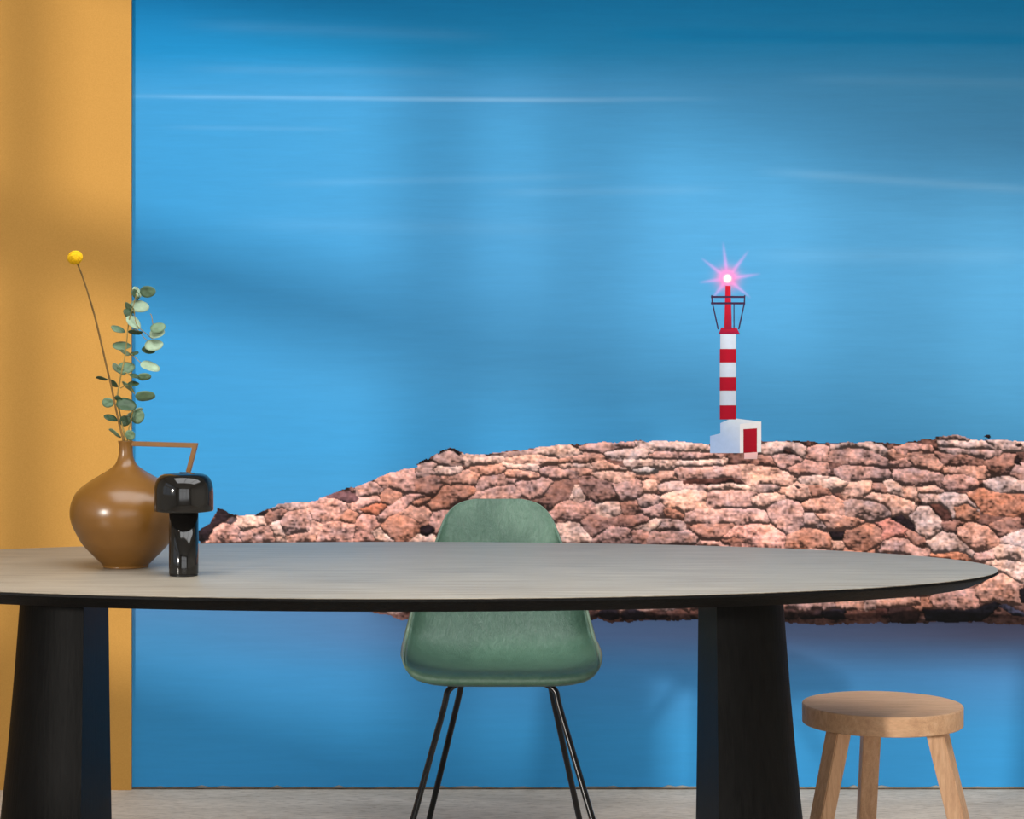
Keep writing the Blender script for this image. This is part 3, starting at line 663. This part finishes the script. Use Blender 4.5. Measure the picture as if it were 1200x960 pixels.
def shell_point(row, u):
    y, z, hw, curl, s = row
    s = min(max(s, 0), 1)
    x = hw * math.sin(u * math.pi / 2 * .86) / math.sin(math.pi / 2 * .86)
    e = abs(u) ** 3.0
    front = max(0.0, 1 - y / .11) if z < .46 else 0.0
    y2 = y - curl * e * (1 - s) + .040 * front * abs(u) ** 4
    z2 = z + curl * e * s + .004 * front * abs(u) ** 4
    return Vector((x, y2, z2))
US = [-1 + 2 * i / 40 for i in range(41)]
v = [shell_point(r_, u) for r_ in rows for u in US]
f = [(j * 41 + i, j * 41 + i + 1, (j + 1) * 41 + i + 1, (j + 1) * 41 + i) for j in range(len(rows) - 1) for i in range(40)]
shell = mesh_obj('shell', v, f, shell_mat, chair, True)
sm_ = shell.modifiers.new('thickness', 'SOLIDIFY'); sm_.thickness = .006; sm_.offset = 0
# rolled rim that runs round the whole shell
border = [shell_point(r_, -1) for r_ in rows] + [shell_point(rows[-1], u) for u in US[1:]] + [shell_point(r_, 1) for r_ in rows[::-1]][1:]
nb = len(border)
bm = bmesh.new(); rings = []
for i, p in enumerate(border):
    out_ = Vector((1 if p.x > 0 else -1, 0, 0))
    side = min(1, abs(p.x) / .09)
    c = Vector((0, .40, .62)) if p.z > .6 else Vector((0, .2, p.z))
    d = (p - Vector((0, p.y, c.z if p.z > .6 else p.z))); d.y = 0
    d = d.normalized() if d.length > 1e-5 else Vector((0, 0, 1))
    w = .011 * min(1, max(0, (.64 - p.z) / .15)) ** .8 * min(1, max(0, (p.y - .03) / .10)) ** .7 + .0012
    rings.append([bm.verts.new(p + q) for q in (Vector((0, 0, 0)) - d * .001, d * w * .55 + Vector((0, -.1, .1)) * w, d * w + Vector((0, .15, -.35)) * w, d * w * .8 + Vector((0, .25, -.5)) * w, d * w * .3 + Vector((0, .2, -.25)) * w)])
for a, b_ in zip(rings[:-1], rings[1:]):
    for k in range(5):
        bm.faces.new((a[k], a[(k + 1) % 5], b_[(k + 1) % 5], b_[k]))
bm.faces.new(rings[0]); bm.faces.new(rings[-1][::-1])
bm_obj('rim', bm, rim_mat, chair, True)['label'] = 'paler rolled rim of the shell'
def chair_leg(sx, top, knee, foot, dx=0.0):
    pts = spline([Vector((dx, 0, 0)) + Vector(q) for q in [(sx * top[0], top[1], top[2]), (sx * (top[0] + .008), top[1], top[2] - .001), (sx * knee[0], knee[1], knee[2]), (sx * (knee[0] * .85 + foot[0] * .15), knee[1] * .85 + foot[1] * .15, knee[2] * .85 + foot[2] * .15), (sx * foot[0], foot[1], foot[2])]], 6)
    return tube('leg', pts, .0072, black_metal, chair, 12)
for sx in (-1, 1):
    chair_leg(sx, (.070, .130, .418), (.118, .110, .400), (.232, -.03, .012))
    chair_leg(sx, (.070, .215, .416), (.100, .235, .398), (.186, .40, .012), .013)
    lathe('glide', [(.012, 0), (.013, .004), (.011, .014), (.007, .02)], black_metal, chair, 20, (sx * .232, -.03))
    lathe('glide', [(.012, 0), (.013, .004), (.011, .014), (.007, .02)], black_metal, chair, 20, (sx * .186 + .013, .40))
    tube('side_rail', [(sx * .075, .10, .419), (sx * .075, .25, .417)], .008, black_metal, chair)
for y in (.130, .215):
    tube('cross_rail', [(-.08, y, .418), (.08, y, .418)], .007, black_metal, chair)

# ------------------------------------------------------------------ stool
def oak(name, stretch, rot=0):
    m, nt, b = material(name)
    n1 = noise_node(nt, 16, 6, .6, stretch, dist=.8); n2 = noise_node(nt, 120, 3, .6, stretch)
    r1 = ramp(nt, n1.outputs['Fac'], [(.25, rgb(186, 144, 112)), (.5, rgb(208, 166, 130)), (.78, rgb(222, 184, 150))])
    r2 = ramp(nt, n2.outputs['Fac'], [(.3, (.78, .76, .74, 1)), (.6, (1, 1, 1, 1))])
    mx = N(nt, 'ShaderNodeMixRGB', blend_type='MULTIPLY'); mx.inputs[0].default_value = .7
    nt.links.new(r1.outputs[0], mx.inputs[1]); nt.links.new(r2.outputs[0], mx.inputs[2])
    nt.links.new(mx.outputs[0], b.inputs['Base Color'])
    b.inputs['Roughness'].default_value = .55; b.inputs['Specular IOR Level'].default_value = .3
    bump(nt, b, n2.outputs['Fac'], .1, .002)
    return m
oak_top = oak('oak_seat', (.8, 7, 3)); oak_leg = oak('oak_leg', (7, 7, .6))
SD = 4.75; SK = SD / 4.47
sp = at(1034, 824.5, SD)
SZ = sp.z
stool = thing('wooden_stool', 'round pale oak stool with splayed square legs', 'stool', (sp.x, SD, 0))
o = lathe('seat', [(.150 * SK, SZ - .0435), (.1585 * SK, SZ - .043), (.1605 * SK, SZ - .041), (.1608 * SK, SZ - .003), (.1592 * SK, SZ - .0006), (.156 * SK, SZ)], oak_top, stool, 96)
smooth_by_angle(o, 30)
for ang in (90, 210, 330):
    a = math.radians(ang); s = .0185 * SK
    bm = bmesh.new()
    rad = Vector((math.cos(a), math.sin(a), 0)); tan = Vector((-math.sin(a), math.cos(a), 0))
    q = []
    for R, z, k in ((.198 * SK, 0, .94), (.112 * SK, SZ - .0435, 1.0)):
        q.append([bm.verts.new(rad * (R + i * s * k) + tan * (j * s * k) + Vector((0, 0, z))) for i, j in ((-1, -1), (1, -1), (1, 1), (-1, 1))])
    bm.faces.new(q[0][::-1]); bm.faces.new(q[1])
    for k in range(4): bm.faces.new((q[0][k], q[0][(k + 1) % 4], q[1][(k + 1) % 4], q[1][k]))
    bmesh.ops.bevel(bm, geom=[e for e in bm.edges if abs(e.verts[0].co.z - e.verts[1].co.z) > .1], offset=.002, segments=2, affect='EDGES')
    bm_obj('leg', bm, oak_leg, stool)

# ------------------------------------------------------------------ vase
VD = 4.335; VS = VD / F
vp = at(147.5, 665, VD)
glaze, nt, b = material('brown_satin_glaze')
n1 = noise_node(nt, 9, 5, .6); n2 = noise_node(nt, 45, 3, .6)
r = ramp(nt, n1.outputs['Fac'], [(.3, rgb(106, 71, 28)), (.7, rgb(122, 83, 34))])
nt.links.new(r.outputs[0], b.inputs['Base Color'])
b.inputs['Roughness'].default_value = .28; b.inputs['Specular IOR Level'].default_value = .5
bump(nt, b, n2.outputs['Fac'], .05, .004)
vase = thing('vase', 'round brown ceramic jug vase with slim neck and angular handle', 'vase', (vp.x, VD, TZ))
vprof = [(25, 667), (26.5, 666.5), (27.5, 663.5), (37.5, 653.5), (50, 640), (57, 628), (63, 615), (65.2, 602), (62.8, 588), (55.5, 575.5), (39.5, 563), (23, 553), (13.5, 545.5), (9.6, 538), (8.2, 530), (8.2, 523), (9.0, 518), (9.2, 517)]
zb = 667
pts = spline([(r_ * VS, 0, (zb - y) * .983 * VS) for r_, y in vprof], 4)
prof = [(max(p.x, .001), p.z) for p in pts]
inner = [(.0130, prof[-1][1] + .0003), (.0115, prof[-1][1] - .004), (.0108, prof[-1][1] - .05), (.004, prof[-1][1] - .06)]
lathe('body', prof + inner, glaze, vase, 72)
def strap(name, path, w, h, mat, parent):
    bm = bmesh.new(); rg = []
    path = [Vector(p) for p in path]
    for i, p in enumerate(path):
        if i == 0: t = path[1] - p
        elif i == len(path) - 1: t = p - path[-2]
        else: t = (path[i + 1] - p).normalized() + (p - path[i - 1]).normalized()
        t.normalize(); n_ = Vector((-t.z, 0, t.x)); k = 1.0
        if 0 < i < len(path) - 1:
            k = 1 / max(.5, t.dot((p - path[i - 1]).normalized()))
        rg.append([bm.verts.new(p + n_ * h * k * a + Vector((0, w * c, 0))) for a, c in ((1, 1), (1, -1), (-1, -1), (-1, 1))])
    for a, c in zip(rg[:-1], rg[1:]):
        for k in range(4): bm.faces.new((a[k], a[(k + 1) % 4], c[(k + 1) % 4], c[k]))
    bm.faces.new(rg[0]); bm.faces.new(rg[-1][::-1])
    bmesh.ops.recalc_face_normals(bm, faces=bm.faces[:])
    bmesh.ops.bevel(bm, geom=bm.edges[:], offset=.0012, segments=2, affect='EDGES')
    return bm_obj(name, bm, mat, parent)
def vl(px, py): return ((px - 147.5) * VS, 0, (664.4 - py) * VS)
def vo(px, py, dy):                                 # the same, some way behind or before the vase's middle
    k = (VD + dy) / VD; p = vl(px, py)
    return Vector(((vp.x + p[0]) * k - vp.x, dy, CAMH - (CAMH - TZ - p[2]) * k - TZ))
strap('handle', [vl(154, 520), vl(229, 522), vl(209.5, 596)], .0075, .0046, glaze, vase)

# ------------------------------------------------------------------ lamp
LD = 4.18; LS = LD / F
lp = at(215.3, 674, LD)
chrome = plain('black_chrome', (.006, .0055, .005, 1), .08, .5, var=.1, coat=0.)
lamp_dark = plain('lamp_black_ring', (.004, .004, .004, 1), .35, .4)
lamp = thing('table_lamp', 'small glossy black mushroom-shaped portable lamp beside the vase', 'lamp', (lp.x, LD, TZ))
hz = lambda y: (676.0 - y) * LS
o = lathe('base_ring', [(.0258, 0), (.0268, .001), (.0268, .003)], lamp_dark, lamp, 48)
o = lathe('stem', [(.0262, .003), (.0278, .0042), (.0279, .006), (.0279, hz(600))], chrome, lamp, 72)
cap = [(.0270, hz(600)), (.050, hz(600.5)), (.0556, hz(600)), (.0562, hz(598.5)), (.0563, hz(590)), (.0562, hz(580)), (.0556, hz(573)), (.0535, hz(567)), (.0495, hz(562)), (.044, hz(558.8)), (.037, hz(557)), (.025, hz(556)), (.010, hz(555.7))]
o = lathe('shade', [tuple(c) for c in cap], chrome, lamp, 80)
lathe('top_button', [(.009, hz(555.8)), (.009, hz(555.2)), (.0078, hz(554.8))], chrome, lamp, 24)

# ------------------------------------------------------------------ yellow drumstick flower
ball_mat = plain('yellow_pollen', rgb(232, 178, 20), .8, .2, var=.25, vscale=160, bmp=(190, .9, .004))
stem_mat = plain('dry_brown_stem', rgb(112, 86, 48), .7, .2, var=.3, vscale=60)
green_stem = plain('olive_twig', rgb(134, 116, 66), .7, .2, var=.25, vscale=40)
neck_z = TZ + (zb - 517) * VS
flower = thing('dried_flower', 'yellow globe flower on a thin dry stem in the vase', 'flower', (vp.x, VD, TZ))
FP = [(148, 548), (144.5, 515), (140.5, 500), (136, 480), (131, 455), (125, 430), (117, 395), (111, 370), (102, 340), (96, 322), (89.5, 306)]
tube('stem', [vo(x, y, -.005 - .0002 * max(-12, 517 - y)) for x, y in FP], [.0022] * 3 + [.0020] * 5 + [.0017] * 3, stem_mat, flower, 8)
bm = bmesh.new()
bmesh.ops.create_icosphere(bm, subdivisions=4, radius=.0152)
for v_ in bm.verts:
    k = mnoise.voronoi(v_.co * 330)[0][0]
    v_.co *= 1 + .05 * (0.5 - k)
    v_.co.z *= .90
bmesh.ops.rotate(bm, verts=bm.verts, cent=(0, 0, 0), matrix=Matrix.Rotation(math.radians(-18), 3, 'Y'))
bmesh.ops.translate(bm, verts=bm.verts, vec=vo(88, 302, -.048))
bm_obj('flower_head', bm, ball_mat, flower, True)

# ------------------------------------------------------------------ eucalyptus sprig
def leafmat(name, c):
    m = plain(name, c, .5, .35, var=.16, vscale=70)
    return m
leaf_pale = leafmat('eucalyptus_pale', rgb(142, 164, 138)); leaf_mid = leafmat('eucalyptus_mid', rgb(98, 124, 96)); leaf_dark = leafmat('eucalyptus_dark', rgb(52, 74, 50))
sprig = thing('eucalyptus_sprig', 'green eucalyptus sprig with round leaves standing in the vase', 'plant', (vp.x, VD, TZ))
Z1 = lambda x, y: (60 + x / 6, 280 + y / 6)
Z2 = lambda x, y: (60 + x / 6, 420 + y / 6)
def yoff(py): return .004 + .0003 * max(0, 517 - py)
def stem_pts(lst, dy=0): return [vo(p[0], p[1], yoff(p[1]) + dy) for p in lst]
main = [(149, 548), (150, 517), (152, 500), (153.5, 485), (140.5, 468), (138.5, 450), (143, 432), (148, 408), (149.5, 390), (151, 378), (155, 362), (158, 345), (158.5, 334)]
main = [(149, 548), (149, 517), (151.5, 500), (155, 485), (157, 472)]
tube('twig', spline(stem_pts(main), 4), .0014, green_stem, sprig, 7)
tw2 = [(147, 548), (146.5, 517), (142, 492), (137.5, 470), (138.5, 458), (142, 438), (146, 420), (148.5, 400), (150, 384), (152, 372), (157, 356), (160, 344), (161, 336)]
tube('twig', spline(stem_pts(tw2), 4), [.0016] * 24 + [.0012] * 13 + [.0009] * 12, green_stem, sprig, 7)
for br in ([(148, 411), (157, 418), (166, 426), (174, 430)], [(150, 389), (160, 386), (168, 395), (173, 399)], [(157, 362), (160, 380), (170, 390), (180, 396), (178, 372), (176, 368)], [(141, 455), (150, 452), (158, 462)], [(146, 436), (155, 440), (164, 441)]):
    tube('twig', spline(stem_pts(br), 4), .0009, green_stem, sprig, 6)
LEAVES = [ # photo centre, half length, half width, angle in the picture, tone
 (Z1(680, 370), 57, 42, -3, 1), (Z1(607, 372), 46, 22, 55, 0), (Z1(592, 392), 42, 20, 65, 2), (Z1(622, 470), 70, 44, 12, 0), (Z1(556, 485), 52, 24, 48, 1), (Z1(545, 525), 45, 24, 50, 2),
 (Z1(578, 590), 64, 32, 44, 0), (Z1(472, 632), 54, 20, 24, 1), (Z1(592, 654), 52, 16, 2, 2), (Z1(750, 622), 56, 37, -10, 1), (Z1(745, 664), 56, 36, -12, 0), (Z1(722, 742), 68, 41, -3, 0),
 (Z1(684, 784), 50, 25, 14, 2), (Z1(497, 746), 68, 29, 4, 1), (Z1(520, 797), 42, 16, 28, 0), (Z1(584, 803), 32, 14, -12, 2), (Z1(696, 900), 72, 30, 20, 0), (Z1(525, 903), 66, 42, -5, 1), (Z1(478, 915), 60, 28, 38, 0),
 (Z2(656, 133), 48, 28, -6, 1), (Z2(585, 126), 38, 14, 22, 2), (Z2(355, 146), 44, 13, 10, 2), (Z2(440, 176), 40, 20, 38, 2), (Z2(540, 208), 62, 19, 42, 1), (Z2(578, 181), 42, 16, 2, 2), (Z2(662, 270), 71, 38, -5, 1),
 (Z2(400, 312), 43, 35, 8, 1), (Z2(472, 285), 30, 20, 20, 2), (Z2(528, 328), 73, 42, 16, 2), (Z2(608, 410), 52, 48, -40, 1), (Z2(520, 440), 40, 38, 0, 2), (Z2(588, 388), 66, 18, -32, 0), (Z2(418, 422), 52, 18, 22, 2), (Z2(446, 530), 52, 17, 36, 1), (Z2(556, 540), 34, 38, -20, 1),
]
lr = random.Random(5)
for i, ((px, py), a, bq, ang, tone) in enumerate(LEAVES):
    la, lb = a / 6 * VS, bq / 6 * VS
    depth = yoff(py) + lr.uniform(-.012, .024)
    c = vo(px, py, depth)
    tilt = math.acos(min(1, max(.3, bq / (a * .80)))) * lr.choice((-1, 1)) if bq / a < .8 else lr.uniform(-.25, .25)
    true_b = lb / math.cos(tilt) if abs(math.cos(tilt)) > .25 else lb * 3
    rx = Matrix.Rotation(tilt, 3, 'X'); ry = Matrix.Rotation(math.radians(ang), 3, 'Y'); yaw = Matrix.Rotation(lr.uniform(-.25, .25), 3, 'Z')
    M3 = ry @ rx
    v, f = [(0, 0, 0)], []
    n = 18
    for ri, rr in enumerate((.34, .68, 1.0)):
        for k in range(n):
            t = 2 * math.pi * k / n
            x = la * rr * math.cos(t); z = true_b * rr * math.sin(t) * (1 - .12 * math.cos(t))
            y = .10 * (la) * (rr ** 2) * (1 if i % 2 else -1) * (.3 + .7 * abs(math.sin(t))) + .0006 * math.sin(3 * t + i)
            v.append((x, y, z))
    for k in range(n): f.append((0, 1 + k, 1 + (k + 1) % n))
    for ri in range(2):
        for k in range(n):
            p0, p1 = 1 + ri * n + k, 1 + ri * n + (k + 1) % n
            f.append((p0, p0 + n, p1 + n, p1))
    o = mesh_obj('leaf', [M3 @ Vector(q) + c for q in v], f, (leaf_pale, leaf_mid, leaf_dark)[tone], sprig, True)
    so = o.modifiers.new('thickness', 'SOLIDIFY'); so.thickness = .0006
